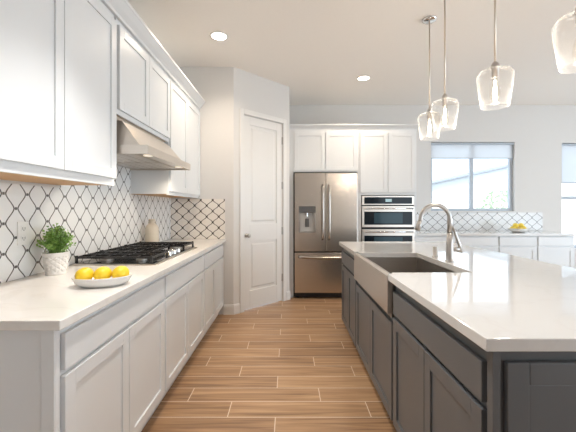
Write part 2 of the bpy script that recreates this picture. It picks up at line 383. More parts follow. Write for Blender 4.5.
window(1, W1, [3.085], [], 'sliding two-pane kitchen window above the back counter')
window(2, W2, [], [1.46], 'tall hung window at the far right of the back wall')
def roller(w, zb, label):
    t = thing('roller_shade', label, 'window shade', (0, YB+0.028, 0))
    bm = bm_new(); lathe(bm, [(0, 0), (0.018, 0), (0.018, w[1]-w[0]-0.01), (0, w[1]-w[0]-0.01)], 16, (w[0]+0.005, 0, w[3]-0.022), 'x'); obj('roller_tube', bm, M['vinyl'], t, smooth=False)
    bobj('fabric', M['roller'], t, w[0]+0.008, w[1]-0.008, 0.014, 0.0155, zb, w[3]-0.03)
    bobj('hem_bar', M['vinyl'], t, w[0]+0.008, w[1]-0.008, 0.010, 0.020, zb-0.018, zb, bevel=0.002)
roller(W1, 2.13, 'white roller shade rolled near the top of the two-pane window')
roller(W2, 1.72, 'white roller shade lowered over the far right hung window')

# ------------------------------------------------------------------ backsplash
bm = bm_new(); box(bm, XL+0.0015, XL+0.0085, 1.12, YF-0.0095, 0.917, 1.415); box(bm, XL+0.0015, XL+0.0085, 2.065, 2.975, 1.415, 1.70)
tag(obj('tile_backsplash', bm, M['tile_left']), 'white lantern tile backsplash with dark joints behind the gas cooktop', 'backsplash')
bm = bm_new(); box(bm, XL+0.002, -0.765, YF-0.0085, YF-0.001, 0.917, 1.40)
tag(obj('tile_backsplash', bm, M['tile_return']), 'small lantern tile backsplash facing the camera at the end of left counter', 'backsplash')
bm = bm_new(); box(bm, 1.86, 4.22, YB-0.009, YB-0.001, 0.917, 1.215)
tag(obj('tile_backsplash', bm, M['tile_back']), 'low lantern tile backsplash under the two-pane window', 'backsplash')

# ------------------------------------------------------------------ cabinets (local: x width, front faces -y at y=0)
def shaker(name, x0, x1, z0, z1, m, parent, t=0.02, fw=0.057, label=None):
    bm = bm_new()
    box(bm, x0, x0+fw, -t, -0.001, z0, z1); box(bm, x1-fw, x1, -t, -0.001, z0, z1)
    box(bm, x0+fw, x1-fw, -t, -0.001, z0, z0+fw); box(bm, x0+fw, x1-fw, -t, -0.001, z1-fw, z1)
    box(bm, x0+fw, x1-fw, -t+0.008, -0.001, z0+fw, z1-fw)
    return obj(name, bm, m, parent, 0.0015)
def slab(name, x0, x1, z0, z1, m, parent, t=0.02):
    bm = bm_new(); box(bm, x0, x1, -t, -0.001, z0, z1); return obj(name, bm, m, parent, 0.003)
def base_cab(name, label, loc, rot, w, doors, m, h=0.88, depth=0.6, drawer=True, toe=0.045, dz=(0.72, 0.85), group=None, doorz=(0.115, 0.70), ndraw=1, r=0.012):
    t = thing(name, label, 'cabinet', loc, rot, group)
    bm = bm_new(); box(bm, 0.001, w-0.001, 0, depth, 0.10, h); box(bm, 0.001, w-0.001, toe, depth, 0.002, 0.10)
    obj('body', bm, m, t)
    if drawer:
        ww = (w-2*r-(ndraw-1)*0.01)/ndraw
        for i in range(ndraw): slab('drawer', r+i*(ww+0.01), r+i*(ww+0.01)+ww, dz[0], dz[1], m, t)
    n = doors; g = 0.005; ww = (w-2*r-(n-1)*g)/n
    for i in range(n): shaker('door', r+i*(ww+g), r+i*(ww+g)+ww, doorz[0], doorz[1], m, t)
    return t
QL = R(90); QI = R(-90)
ys = [1.145, 2.10, 3.08, 3.998]
XF = -0.80
lab = ['white base cabinet nearest the camera on the left, under the lemon dish', 'white base cabinet under the gas cooktop', 'white base cabinet at the far end of the left run, beside the angled wall']
for i in range(3):
    base_cab('base_cabinet', lab[i], (XF, ys[i], 0), QL, ys[i+1]-ys[i], 2, M['cab'], depth=0.626, group=None)
bm = bm_new(); box(bm, XL+0.002, -0.79, 1.120, 1.144, 0.002, 0.88); box(bm, -0.835, -0.79, 1.114, 1.12, 0.002, 0.88)
tag(obj('end_panel', bm, M['cab'], bevel=0.002), 'white finished end panel closing the near side of left base cabinets', 'panel')

def wall_cab(label, y0, y1, z0, z1, doors, rail=0.035, dz0=None):
    t = thing('wall_cabinet', label, 'cabinet', (-1.08, y0, 0), QL)
    w = y1-y0
    bm = bm_new(); box(bm, 0.001, w-0.001, 0, 0.345, z0+rail, z1)
    obj('body', bm, M['cab'], t)
    bobj('underside', M['wood'], t, 0.004, w-0.004, 0.02, 0.343, z0+rail-0.003, z0+rail-0.0005)['label'] = 'natural maple underside'
    bm = bm_new(); box(bm, 0.001, w-0.001, -0.001, 0.018, z0, z0+rail)
    obj('light_rail', bm, M['cab'], t)
    ww = (w-0.02-(doors-1)*0.004)/doors
    for i in range(doors): shaker('door', 0.01+i*(ww+0.004), 0.01+i*(ww+0.004)+ww, dz0 or z0+rail+0.018, z1-0.038, M['cab'], t)
    return t
wall_cab('white upper cabinet nearest the camera, above the potted herb', 1.08, 2.052, 1.428, 2.485, 2, rail=0.006, dz0=1.472)
wall_cab('short white upper cabinet directly above the range hood', 2.070, 2.98, 1.885, 2.485, 2, rail=0.006, dz0=1.915)
wall_cab('white upper cabinet beyond the hood at the end of the left run', 2.98, 3.997, 1.408, 2.485, 2, rail=0.010, dz0=1.44)
# crown moulding
bm = bm_new()
prism(bm, [(XL+0.001, 2.487), (-1.062, 2.487), (-1.058, 2.505), (-1.035, 2.53), (-1.010, 2.562), (-1.003, 2.567), (-1.003, 2.585), (XL+0.001, 2.585)], 'y', 1.0, 3.998)
o = struct('trim_3', bm, M['cab'], 'white crown moulding along the top of the left upper cabinets', cat='crown moulding')

# left countertop
bm = bm_new(); box(bm, XL+0.0005, -0.757, 1.095, 3.9995, 0.882, 0.916)
tag(obj('countertop', bm, M['quartz_left'], bevel=0.003), 'long cream quartz countertop on the white left cabinets', 'countertop')

# ------------------------------------------------------------------ range hood
t = thing('range_hood', 'stainless steel range hood under the short white cabinet', 'range hood', (0, 0, 0))
h0, h1 = 2.068, 2.972; hx = -0.878
bm = bm_new()   # canopy: lip ring + sloped shell
fb = [bm.verts.new(p) for p in ((XL+0.01, h0+0.002, 1.686), (-0.93, h0+0.002, 1.686), (-0.93, h1-0.002, 1.686), (XL+0.01, h1-0.002, 1.686))]
ft = [bm.verts.new(p) for p in ((XL+0.01, h0+0.045, 1.852), (-1.065, h0+0.045, 1.852), (-1.065, h1-0.045, 1.852), (XL+0.01, h1-0.045, 1.852))]
bm.faces.new(ft); bm.faces.new(fb[::-1])
for k in range(4): bm.faces.new((fb[k], fb[(k+1) % 4], ft[(k+1) % 4], ft[k]))
box(bm, XL+0.01, -1.10, h0+0.05, h1-0.05, 1.8525, 1.8835)
box(bm, XL+0.01, hx-0.006, h0+0.012, h1-0.012, 1.643, 1.685)
box(bm, hx-0.006, hx, h0+0.012, h1-0.012, 1.629, 1.686)
prism(bm, [(XL+0.01, 1.686), (hx, 1.686), (hx, 1.629), (XL+0.01, 1.629)], 'y', h0, h0+0.012)
prism(bm, [(XL+0.01, 1.686), (hx, 1.686), (hx, 1.629), (XL+0.01, 1.629)], 'y', h1-0.012, h1)
obj('canopy', bm, M['steel_h'], t, 0.002)
for k in range(2):
    a = h0+0.05+k*0.41
    bm = bm_new(); box(bm, XL+0.08, -0.98, a, a+0.39, 1.638, 1.642)
    for j in range(5): box(bm, XL+0.09+j*0.075, XL+0.09+j*0.075+0.05, a+0.01, a+0.38, 1.635, 1.638)
    obj('grease_filter', bm, M['steel_h'], t)
for a in (h0+0.14, h1-0.14):
    bm = bm_new(); lathe(bm, [(0, 0), (0.03, 0), (0.03, 0.006), (0, 0.006)], 24, (-0.935, a, 1.6365)); obj('hood_lamp', bm, M['hoodlamp'], t)
    l = bpy.data.lights.new('hood_lamp_light', 'SPOT'); l.energy = 6.5; l.color = (1, 0.86, 0.68); l.spot_size = R(160); l.spot_blend = 0.8; l.shadow_soft_size = 0.03
    lo = bpy.data.objects.new('hood_lamp_light', l); C.objects.link(lo); lo.location = (-0.935, a, 1.618)

# ------------------------------------------------------------------ cooktop
t = thing('gas_cooktop', 'black and stainless gas cooktop set into the left countertop', 'cooktop', (0, 0, 0.916))
cx0, cx1, cy0, cy1 = -1.402, -0.855, 2.14, 3.12
bobj('tray', M['steel_h'], t, cx0, cx1, cy0, cy1, 0.0005, 0.010, bevel=0.004)
bobj('burner_pan', M['enamel'], t, cx0+0.015, cx1-0.02, cy0+0.015, cy1-0.015, 0.010, 0.013, bevel=0.001)
cm = (cy0+cy1)/2
for bx, by, r in ((-1.26, cy0+0.16, 0.045), (-1.02, cy0+0.16, 0.036), (-1.22, cm, 0.055), (-1.26, cy1-0.16, 0.04), (-1.02, cy1-0.16, 0.045)):
    bm = bm_new(); lathe(bm, [(0, 0.013), (r, 0.013), (r, 0.022), (r*0.8, 0.024), (r*0.8, 0.030), (r*0.75, 0.033), (0, 0.033)], 24, (bx, by, 0)); 
    b = obj('burner', bm, M['steel_dark'], t)
    bm = bm_new(); lathe(bm, [(0, 0.033), (r*0.72, 0.033), (r*0.7, 0.039), (0, 0.040)], 24, (bx, by, 0)); obj('burner_cap', bm, M['iron'], b)
def grate(x0, x1, y0, y1, nx):
    bm = bm_new(); z0, z1 = 0.043, 0.056; w = 0.009
    for x in (x0, x1-w): box(bm, x, x+w, y0, y1, z0, z1)
    for y in (y0, y1-w): box(bm, x0+w, x1-w, y, y+w, z0, z1)
    ym = (y0+y1)/2
    for i in range(1, nx): 
        x = x0+(x1-x0)*i/nx; box(bm, x-w/2, x+w/2, y0+w, y1-w, z0+0.001, z1+0.001)
    box(bm, x0+w, x1-w, ym-w/2, ym+w/2, z0+0.002, z1+0.003)
    for s in (0.25, 0.75):
        y = y0+(y1-y0)*s; box(bm, x0+w, x1-w, y-w/2.4, y+w/2.4, z0+0.0015, z1+0.004)
    for x in (x0, x1-0.014):
        for y in (y0, y1-0.014): box(bm, x, x+0.014, y, y+0.014, 0.0131, z0)
        for y in (y0, y1-0.014): box(bm, x, x+0.014, y, y+0.014, z1, z1+0.006)
    obj('grate', bm, M['iron'], t, 0.0015)
grate(cx0+0.012, cx1-0.03, cy0+0.010, cy0+0.305, 5)
grate(cx0+0.012, cx1-0.15, cy0+0.31, cy1-0.31, 4)
grate(cx0+0.012, cx1-0.03, cy1-0.305, cy1-0.02, 5)
for k, (dx, dy) in enumerate(((-0.055, -0.1), (-0.095, -0.05), (-0.055, 0), (-0.095, 0.05), (-0.055, 0.1))):
    bm = bm_new(); lathe(bm, [(0, 0.013), (0.021, 0.013), (0.019, 0.034), (0.016, 0.038), (0, 0.038)], 20, (cx1+dx+0.0, cm+dy, 0)); box(bm, cx1+dx-0.003, cx1+dx+0.003, cm+dy-0.016, cm+dy+0.016, 0.038, 0.043)
    obj('knob', bm, M['chrome'], t)

# ------------------------------------------------------------------ counter objects
def lemon_bm(r=0.0365, l=0.042):
    bm = bm_new(); pr = [(0, -l-0.006), (0.006, -l-0.003)]
    for i in range(1, 14):
        a = -PI/2+PI*i/14; pr.append((r*math.cos(a)**0.85, l*math.sin(a)))
    pr += [(0.007, l+0.004), (0, l+0.008)]
    lathe(bm, pr, 24, ax='x'); return bm
# dish (oval) at (-0.93,1.60)
DX, DY = -0.898, 1.60
bm = bm_new()
lathe(bm, [(0, 0.008), (0.085, 0.008), (0.118, 0.024), (0.135, 0.046), (0.139, 0.047), (0.141, 0.044), (0.126, 0.016), (0.098, 0.0005), (0, 0.0005)], 48, sx=0.93, sy=0.64)
o = obj('oval_dish', bm, M['ceramic'], smooth=True); o.location = (DX, DY, 0.916); o.rotation_euler.z = R(16)
tag(o, 'white oval ceramic dish holding three lemons on the left countertop', 'dish')
lm = None
for (dx, dy, rz, rx, lb) in ((-0.075, -0.022, 78, 0, 'leftmost lemon in the white oval dish'), (0.0, 0.0, 78, 0, 'middle lemon in the white oval dish, overlapping its right neighbour'), (0.075, 0.022, 78, 0, 'rightmost lemon in the white oval dish')):
    if lm is None: lm = obj('lemon', lemon_bm(), M['lemon'], smooth=True); q = lm
    else: q = lm.copy(); C.objects.link(q)
    q.location = (DX+dx, DY+dy, 0.916+0.053); q.rotation_euler = (0, R(-6), R(rz))
    tag(q, lb, 'lemon', 'lemons in the oval dish')
# potted herb
PX, PY = -1.315, 1.87
t = thing('potted_herb', 'bushy green herb in a white diamond-patterned pot on left counter', 'plant', (PX, PY, 0.916))
bm = bm_new(); seg, nz = 120, 40
prof = []
for i in range(nz+1):
    z = 0.0005+0.124*i/nz; prof.append((0.050+0.016*(i/nz)**0.8, z))
rings = []
for r, z in prof:
    ring = []
    for k in range(seg):
        a = 2*PI*k/seg; e = 0.0
        if 0.012 < z < 0.100:
            u = k/seg*10; v = z/0.030
            d1 = abs(((u+v) % 1)-0.5); d2 = abs(((u-v) % 1)-0.5); e = -0.0045*(1-min(1, 4*min(0.5-d1, 0.5-d2)))
        ring.append(bm.verts.new(((r+e)*math.cos(a), (r+e)*math.sin(a), z)))
    rings.append(ring)
for a, b in zip(rings, rings[1:]):
    for i in range(seg): bm.faces.new((a[i], a[(i+1) % seg], b[(i+1) % seg], b[i]))
inner = [[bm.verts.new((r*math.cos(2*PI*k/seg), r*math.sin(2*PI*k/seg), z)) for k in range(seg)] for r, z in ((0.061, 0.1245), (0.056, 0.09))]
for a, b in ((rings[-1], inner[0]), (inner[0], inner[1])):
    for i in range(seg): bm.faces.new((a[i], a[(i+1) % seg], b[(i+1) % seg], b[i]))
bm.faces.new(inner[1]); bm.faces.new(rings[0][::-1])
obj('pot', bm, M['potceramic'], t, smooth=True)
bm = bm_new(); lathe(bm, [(0, 0.0905), (0.055, 0.0905), (0.055, 0.104), (0, 0.108)], 24); obj('soil', bm, M['soil'], t)
st = bm_new(); lf = bm_new()
def leaf(bm, p, d, s):
    d = d.normalized(); side = d.cross(Vector((random.uniform(-1, 1), random.uniform(-1, 1), 1))).normalized()
    nrm = side.cross(d).normalized()
    a = p; b = p+d*s*0.5+side*s*0.42+nrm*s*0.12; c = p+d*s*1.1; e = p+d*s*0.5-side*s*0.42+nrm*s*0.12; m_ = p+d*s*0.55
    v = [bm.verts.new(q) for q in (a, b, c, e, m_)]
    bm.faces.new((v[0], v[1], v[4])); bm.faces.new((v[1], v[2], v[4])); bm.faces.new((v[2], v[3], v[4])); bm.faces.new((v[3], v[0], v[4]))
for i in range(95):
    a = random.uniform(0, 2*PI); tl = random.uniform(0.0, 1.0)**0.6; rr = tl*0.100
    base = Vector((math.cos(a)*random.uniform(0, 0.035), math.sin(a)*random.uniform(0, 0.035), 0.105))
    top = Vector((math.cos(a)*rr, math.sin(a)*rr, 0.105+0.175*math.sqrt(max(0.05, 1-(tl*0.95)**2))*random.uniform(0.6, 1.0)))
    midp = (base+top)/2+Vector((0, 0, 0.015)); tube(st, [base, midp, top], [0.0012, 0.001, 0.0007], 5)
    for k in range(9):
        s_ = k/8; p = base.lerp(midp, s_*2) if s_ < 0.5 else midp.lerp(top, s_*2-1)
        if s_ < 0.2: continue
        for _ in range(2): leaf(lf, p, Vector((random.uniform(-1, 1), random.uniform(-1, 1), random.uniform(-0.3, 0.9))), random.uniform(0.010, 0.017))
    leaf(lf, top, Vector((random.uniform(-1, 1), random.uniform(-1, 1), 1)), 0.014)
obj('foliage', lf, M['leaf'], t); obj('stems', st, M['leaf'], t)
# vase
t = thing('stoneware_bottle', 'beige ribbed stoneware bottle vase standing behind the cooktop', 'vase', (-1.325, 3.215, 0.916)); t.scale = (1, 1, 1.06)
bm = bm_new(); seg = 60; rings = []
pr = [(0.056, 0.0005), (0.060, 0.012), (0.061, 0.09), (0.061, 0.15), (0.058, 0.175), (0.046, 0.197), (0.030, 0.208), (0.026, 0.215), (0.026, 0.235), (0.030, 0.240), (0.030, 0.250), (0.022, 0.250), (0.020, 0.20)]
for i, (r, z) in enumerate(pr):
    rings.append([bm.verts.new(((r+(0.0016*math.cos(k*2*PI/3) if 0 < i < 6 else 0))*math.cos(2*PI*k/seg), (r+(0.0016*math.cos(k*2*PI/3) if 0 < i < 6 else 0))*math.sin(2*PI*k/seg), z)) for k in range(seg)])
for a, b in zip(rings, rings[1:]):
    for i in range(seg): bm.faces.new((a[i], a[(i+1) % seg], b[(i+1) % seg], b[i]))
bm.faces.new(rings[0][::-1]); bm.faces.new(rings[-1])
obj('bottle_body', bm, M['vase'], t, smooth=True)
for s in (-1, 1):
    bm = bm_new(); tube(bm, [(s*0.026, 0, 0.236), (s*0.035, 0, 0.231), (s*0.037, 0, 0.215), (s*0.033, 0, 0.2055)], 0.003, 8)
    obj('handle', bm, M['vase'], t, smooth=True)
# outlet on left wall
t = thing('wall_outlet', 'white double power outlet on the left tile backsplash', 'outlet', (XL+0.0085, 1.765, 1.155))
bobj('cover_plate', M['plate'], t, 0, 0.005, -0.038, 0.038, -0.062, 0.062, bevel=0.002)
for z in (-0.026, 0.026):
    s = bobj('socket', M['plate'], t, 0.005, 0.007, -0.017, 0.017, z-0.015, z+0.015, bevel=0.003)
    bm = bm_new(); box(bm, 0.007, 0.0073, -0.009, -0.006, z-0.006, z+0.007); box(bm, 0.007, 0.0073, 0.006, 0.009, z-0.006, z+0.007); lathe(bm, [(0, 0), (0.0028, 0), (0.0028, 0.0004), (0, 0.0004)], 12, (0.007, 0, z-0.010), 'x')
    obj('slots', bm, M['slot'], s)

# ------------------------------------------------------------------ refrigerator
FY = 4.68
t = thing('refrigerator', 'stainless french door refrigerator with water dispenser', 'refrigerator', (0, FY, 0))
f0, f1 = 0.095, 0.985
bobj('case', M['black'], t, f0-0.012, f1+0.008, 0.055, 0.76, 0.02, 1.80, bevel=0.003)
def curved_door(name, x0, x1, z0, z1, hole=None):
    bm = bm_new()
    if hole:
        a, b, c, d = hole
        box(bm, x0, a, 0, 0.05, z0, z1); box(bm, b, x1, 0, 0.05, z0, z1); box(bm, a, b, 0, 0.05, z0, c); box(bm, a, b, 0, 0.05, d, z1)
        box(bm, a, b, 0.045, 0.05, c, d)
        bmesh.ops.remove_doubles(bm, verts=bm.verts, dist=1e-5)
    else: box(bm, x0, x1, 0, 0.05, z0, z1)
    return obj(name, bm, M['steel'], t, 0 if hole else 0.006)
xm = 0.537
ld = curved_door('left_door', f0, xm-0.003, 0.675, 1.788, (0.152, 0.392, 0.94, 1.315))
rd = curved_door('right_door', xm+0.003, f1, 0.675, 1.788)
fd = curved_door('freezer_drawer', f0, f1, 0.085, 0.655)
for d, x in ((ld, xm-0.045), (rd, xm+0.045)):
    bm = bm_new(); pts = [(x, -0.002, 0.845), (x, -0.035, 0.87)] + [(x, -0.045-0.012*math.sin(PI*k/8), 0.90+0.66*k/8) for k in range(9)] + [(x, -0.035, 1.59), (x, -0.002, 1.615)]
    tube(bm, pts, 0.015, 10); obj('door_handle', bm, M['fridge_handle'], d, smooth=True)
bm = bm_new(); pts = [(f0+0.06, -0.002, 0.60), (f0+0.08, -0.03, 0.60)] + [(f0+0.10+(f1-f0-0.2)*k/10, -0.045-0.012*math.sin(PI*k/10), 0.60-0.012*math.sin(PI*k/10)) for k in range(11)] + [(f1-0.08, -0.03, 0.60), (f1-0.06, -0.002, 0.60)]
tube(bm, pts, 0.020, 10); obj('drawer_handle', bm, M['fridge_handle'], fd, smooth=True)
dp = bobj('dispenser_panel', M['panelgrey'], ld, 0.153, 0.391, -0.003, 0.02, 1.225, 1.314, bevel=0.002)
bm = bm_new(); box(bm, 0.153, 0.175, -0.002, 0.045, 0.941, 1.225); box(bm, 0.369, 0.391, -0.002, 0.045, 0.941, 1.225); box(bm, 0.175, 0.369, -0.002, 0.045, 0.941, 0.958)
obj('dispenser_frame', bm, M['steel_dark'], ld)
bobj('dispenser_back', M['disp_back'], ld, 0.176, 0.368, 0.038, 0.044, 0.959, 1.224)
bobj('dispenser_paddle', M['panelgrey'], ld, 0.245, 0.300, 0.022, 0.030, 1.02, 1.14, bevel=0.004)
bm = bm_new(); lathe(bm, [(0, 0), (0.014, 0), (0.012, 0.05), (0, 0.05)], 16, (0.272, 0.02, 1.17)); obj('dispenser_spout', bm, M['chrome'], ld)
bm = bm_new(); box(bm, 0.885, 0.96, -0.0015, 0.0, 1.715, 1.728); obj('maker_badge', bm, M['chrome'], rd)
bm = bm_new(); box(bm, f0+0.01, f1-0.01, 0.03, 0.055, 0.02, 0.08)
for k in range(24): box(bm, f0+0.03+k*0.035, f0+0.05+k*0.035, 0.025, 0.03, 0.03, 0.07)
obj('base_grille', bm, M['black'], t)
for x in (f0+0.05, f1-0.05):
    for y in (0.10, 0.66):
        bm = bm_new(); lathe(bm, [(0, 0.001), (0.02, 0.001), (0.02, 0.02), (0, 0.02)], 12, (x, y, 0)); obj('foot', bm, M['black'], t)

# cabinets over fridge + oven tower
CY = 4.75
t = thing('wall_cabinet', 'white two-door cabinet above the refrigerator', 'cabinet', (0.022, CY, 0))
w = 1.018-0.022
bm = bm_new(); box(bm, 0.0, w, 0, 0.728, 1.81, 2.42); obj('body', bm, M['cab'], t)
bm = bm_new(); box(bm, 0, 0.055, 0, 0.728, 0.002, 1.81); obj('side_panel', bm, M['cab'], t)
bm = bm_new(); box(bm, w-0.020, w, 0, 0.728, 0.002, 1.81); obj('side_panel', bm, M['cab'], t)
shaker('door', 0.072, 0.513, 1.83, 2.378, M['cab'], t); shaker('door', 0.520, 0.975, 1.83, 2.378, M['cab'], t)
TX0, TX1 = 1.021, 1.848
t = thing('oven_cabinet', 'tall white cabinet housing the wall ovens', 'cabinet', (TX0, CY, 0)); w = TX1-TX0
bm = bm_new(); box(bm, 0, w, 0, 0.728, 1.478, 2.42); box(bm, 0, 0.032, 0, 0.728, 0.10, 1.478); box(bm, w-0.032, w, 0, 0.728, 0.10, 1.478)
box(bm, 0.032, w-0.032, 0, 0.728, 0.10, 0.40); box(bm, 0, w, 0.06, 0.728, 0.002, 0.10); box(bm, 0.032, w-0.032, 0.71, 0.728, 0.40, 1.478)
obj('body', bm, M['cab'], t)
shaker('door', 0.014, w/2-0.004, 1.515, 2.378, M['cab'], t); shaker('door', w/2+0.004, w-0.014, 1.515, 2.378, M['cab'], t)
slab('drawer', 0.014, w-0.014, 0.12, 0.385, M['cab'], t)
bm = bm_new()
prism(bm, [(5.478, 2.42), (CY-0.002, 2.42), (CY-0.008, 2.44), (CY-0.03, 2.465), (CY-0.045, 2.475), (CY-0.045, 2.488), (5.478, 2.488)], 'x', 0.021, TX1+0.03)
o = struct('trim_4', bm, M['cab'], 'white crown moulding above the refrigerator and oven cabinets', cat='crown moulding')

# wall oven combination
t = thing('wall_oven', 'stainless double wall oven with black glass in the tall cabinet', 'oven', (0, CY, 0))
o0, o1 = TX0+0.04, TX1-0.04
bobj('case', M['black'], t, o0-0.004, o1+0.004, 0.003, 0.6, 0.41, 1.470)
cp = bobj('control_panel', M['steel_h'], t, o0, o1, -0.022, 0.002, 1.335, 1.465, bevel=0.002)
bobj('control_glass', M['blackglass'], cp, o0+0.03, o1-0.03, -0.0245, -0.022, 1.350, 1.445)
bobj('display', M['display'], cp, o0+0.335, o0+0.425, -0.0252, -0.0246, 1.378, 1.420)
def oven_door(z0, z1, gz0, gz1):
    d = bobj('oven_door', M['steel_h'], t, o0, o1, -0.03, 0.002, z0, z1, bevel=0.003)
    bobj('glass', M['blackglass'], d, o0+0.03, o1-0.03, -0.0335, -0.030, gz0, gz1)
    bobj('viewing_window', M['ovenwin'], d, o0+0.17, o1-0.17, -0.0345, -0.0336, gz0+0.02, gz1-0.02)
    bm = bm_new(); zz = z1-0.035
    tube(bm, [(o0+0.03, -0.07, zz), (o1-0.03, -0.07, zz)], 0.011, 10)
    for x in (o0+0.06, o1-0.06): tube(bm, [(x, -0.03, zz), (x, -0.068, zz)], 0.007, 8)
    obj('handle', bm, M['chrome'], d, smooth=True)
oven_door(1.015, 1.318, 1.05, 1.238); oven_door(0.42, 0.985, 0.50, 0.895)

# ------------------------------------------------------------------ back base run
BY = 4.87
xs = [1.86, 2.47, 3.10, 3.67, 4.22]
bl = ['white back base cabinet directly right of the wall ovens', 'white back base cabinet left of the yellow fruit bowl, below the window', 'white back base cabinet beneath the yellow fruit bowl', 'white back base cabinet at the right end of the back counter']
for i in range(4): base_cab('base_cabinet', bl[i], (xs[i], BY, 0), 0, xs[i+1]-xs[i], 1 if i > 1 else 2, M['cab'], depth=0.605, dz=(0.735, 0.865), doorz=(0.115, 0.715))
bm = bm_new(); box(bm, 1.852, 4.24, BY-0.04, YB-0.0005, 0.882, 0.916)
tag(obj('countertop', bm, M['quartz'], bevel=0.003), 'white countertop along the back wall under the window', 'countertop')
BX, BYY = 3.545, 5.08
bm = bm_new()
lathe(bm, [(0, 0.006), (0.06, 0.006), (0.11, 0.03), (0.135, 0.062), (0.140, 0.062), (0.118, 0.026), (0.07, 0.0005), (0, 0.0005)], 40)
o = obj('fruit_bowl', bm, M['ceramic'], smooth=True); o.location = (BX, BYY, 0.916); tag(o, 'shallow white bowl of yellow fruit on the back counter', 'bowl')
k = 0
bowl_lemon = lm.data.copy(); bowl_lemon.materials[0] = mat('pale_lemon_peel', (1.0, 0.74, 0.11), 0.4, noise=0.08, scale=9)
for (dx, dy, dz, rz) in ((-0.080, 0, 0.002, 90), (0.0, -0.045, -0.02, 0), (0.080, 0.0, 0.002, 90), (0.0, 0.045, -0.02, 0), (-0.041, 0.0, 0.058, 90), (0.041, 0.0, 0.058, 90)):
    q = lm.copy(); C.objects.link(q); q.location = (BX+dx, BYY+dy, 0.916+0.060+dz*0.8); q.rotation_euler = (0, 0, R(rz))
    q.data = bowl_lemon
    tag(q, ['lemon at the left end of the back counter bowl', 'lemon at the front of the back counter bowl', 'lemon at the right end of the back counter bowl', 'lemon at the rear of the back counter bowl', 'left lemon on top of the pile in the back counter bowl', 'right lemon on top of the pile in the back counter bowl'][k], 'lemon', 'lemons in the back counter bowl'); k += 1

# ------------------------------------------------------------------ island
IX = 0.605; zt = 0.88
iy = [0.985, 1.855, 2.85, 3.61]
# local x runs towards -Y, origin at far end
DZ = (0.70, 0.825); DOZ = (0.085, 0.680)
base_cab('island_cabinet', 'dark grey island cabinet nearest the camera, with one wide drawer', (IX, iy[1], 0), QI, iy[1]-iy[0], 2, M['grey'], h=zt, dz=DZ, doorz=DOZ, toe=0.03, r=0.014)
t = thing('island_cabinet', 'dark grey island cabinet under the apron sink', 'cabinet', (IX, iy[2], 0), QI); w = iy[2]-iy[1]
bm = bm_new(); box(bm, 0.001, w-0.001, 0, 0.6, 0.10, 0.655); box(bm, 0.001, w-0.001, 0.03, 0.6, 0.002, 0.10)
box(bm, 0.001, 0.016, 0, 0.6, 0.655, zt); box(bm, w-0.013, w-0.001, 0, 0.6, 0.655, zt); box(bm, 0.016, w-0.013, 0.585, 0.6, 0.655, zt)
obj('body', bm, M['grey'], t)
shaker('door', 0.014, w/2-0.0025, 0.085, 0.640, M['grey'], t); shaker('door', w/2+0.0025, w-0.014, 0.085, 0.640, M['grey'], t)
base_cab('island_cabinet', 'dark grey island cabinet at the far end, nearest the refrigerator', (IX, iy[3], 0), QI, iy[3]-iy[2], 2, M['grey'], h=zt, dz=DZ, doorz=DOZ, toe=0.03, r=0.014)
# rear half of the island and end panel facing camera
t = thing('island_panelling', 'dark grey panelled end and seating side of the island', 'panel', (0, 0, 0))
bm = bm_new(); box(bm, IX+0.603, 1.50, 0.985, 3.61, 0.002, zt); obj('back_body', bm, M['grey'], t)
def endp(y0):
    bm = bm_new(); box(bm, IX+0.002, 1.50, y0-0.02, y0-0.001, 0.002, zt); box(bm, IX-0.012, IX+0.012, y0-0.030, y0-0.001, 0.002, zt); return bm
obj('end_skin', endp(0.985), M['grey'], t, 0.002)
bm = bm_new(); y = 0.965; a, b = IX+0.024, 1.485
def shk(bm, a, b, z0, z1, y, fw=0.064):
    box(bm, a, a+fw, y-0.02, y-0.001, z0, z1); box(bm, b-fw, b, y-0.02, y-0.001, z0, z1); box(bm, a+fw, b-fw, y-0.02, y-0.001, z0, z0+fw); box(bm, a+fw, b-fw, y-0.02, y-0.001, z1-fw, z1); box(bm, a+fw, b-fw, y-0.0165, y-0.001, z0+fw, z1-fw)
shk(bm, a, b, 0.09, 0.845, y); obj('end_panel', bm, M['grey'], t, 0.003)
# countertop with sink cutout
cxa, cxb, cya, cyb = 0.562, 1.76, 0.935, 3.64
sx0, sx1, sy0, sy1 = 0.605, 1.065, 1.895, 2.72
ay0, ay1 = 1.855, 2.805    # apron span
bm = bm_new()
z0, z1 = 0.882, 0.92
outer = [(cxa, cya), (cxb, cya), (cxb, cyb), (cxa, cyb), (cxa, ay1), (sx0-0.012, ay1), (sx0-0.012, sy1), (sx1, sy1), (sx1, sy0), (sx0-0.012, sy0), (sx0-0.012, ay0), (cxa, ay0)]
prism(bm, outer, 'z', z0, z1)
bmesh.ops.triangulate(bm, faces=[f for f in bm.faces if len(f.verts) > 4])
tag(obj('countertop', bm, M['quartz'], bevel=0.003), 'large white quartz countertop on the dark grey island', 'countertop')
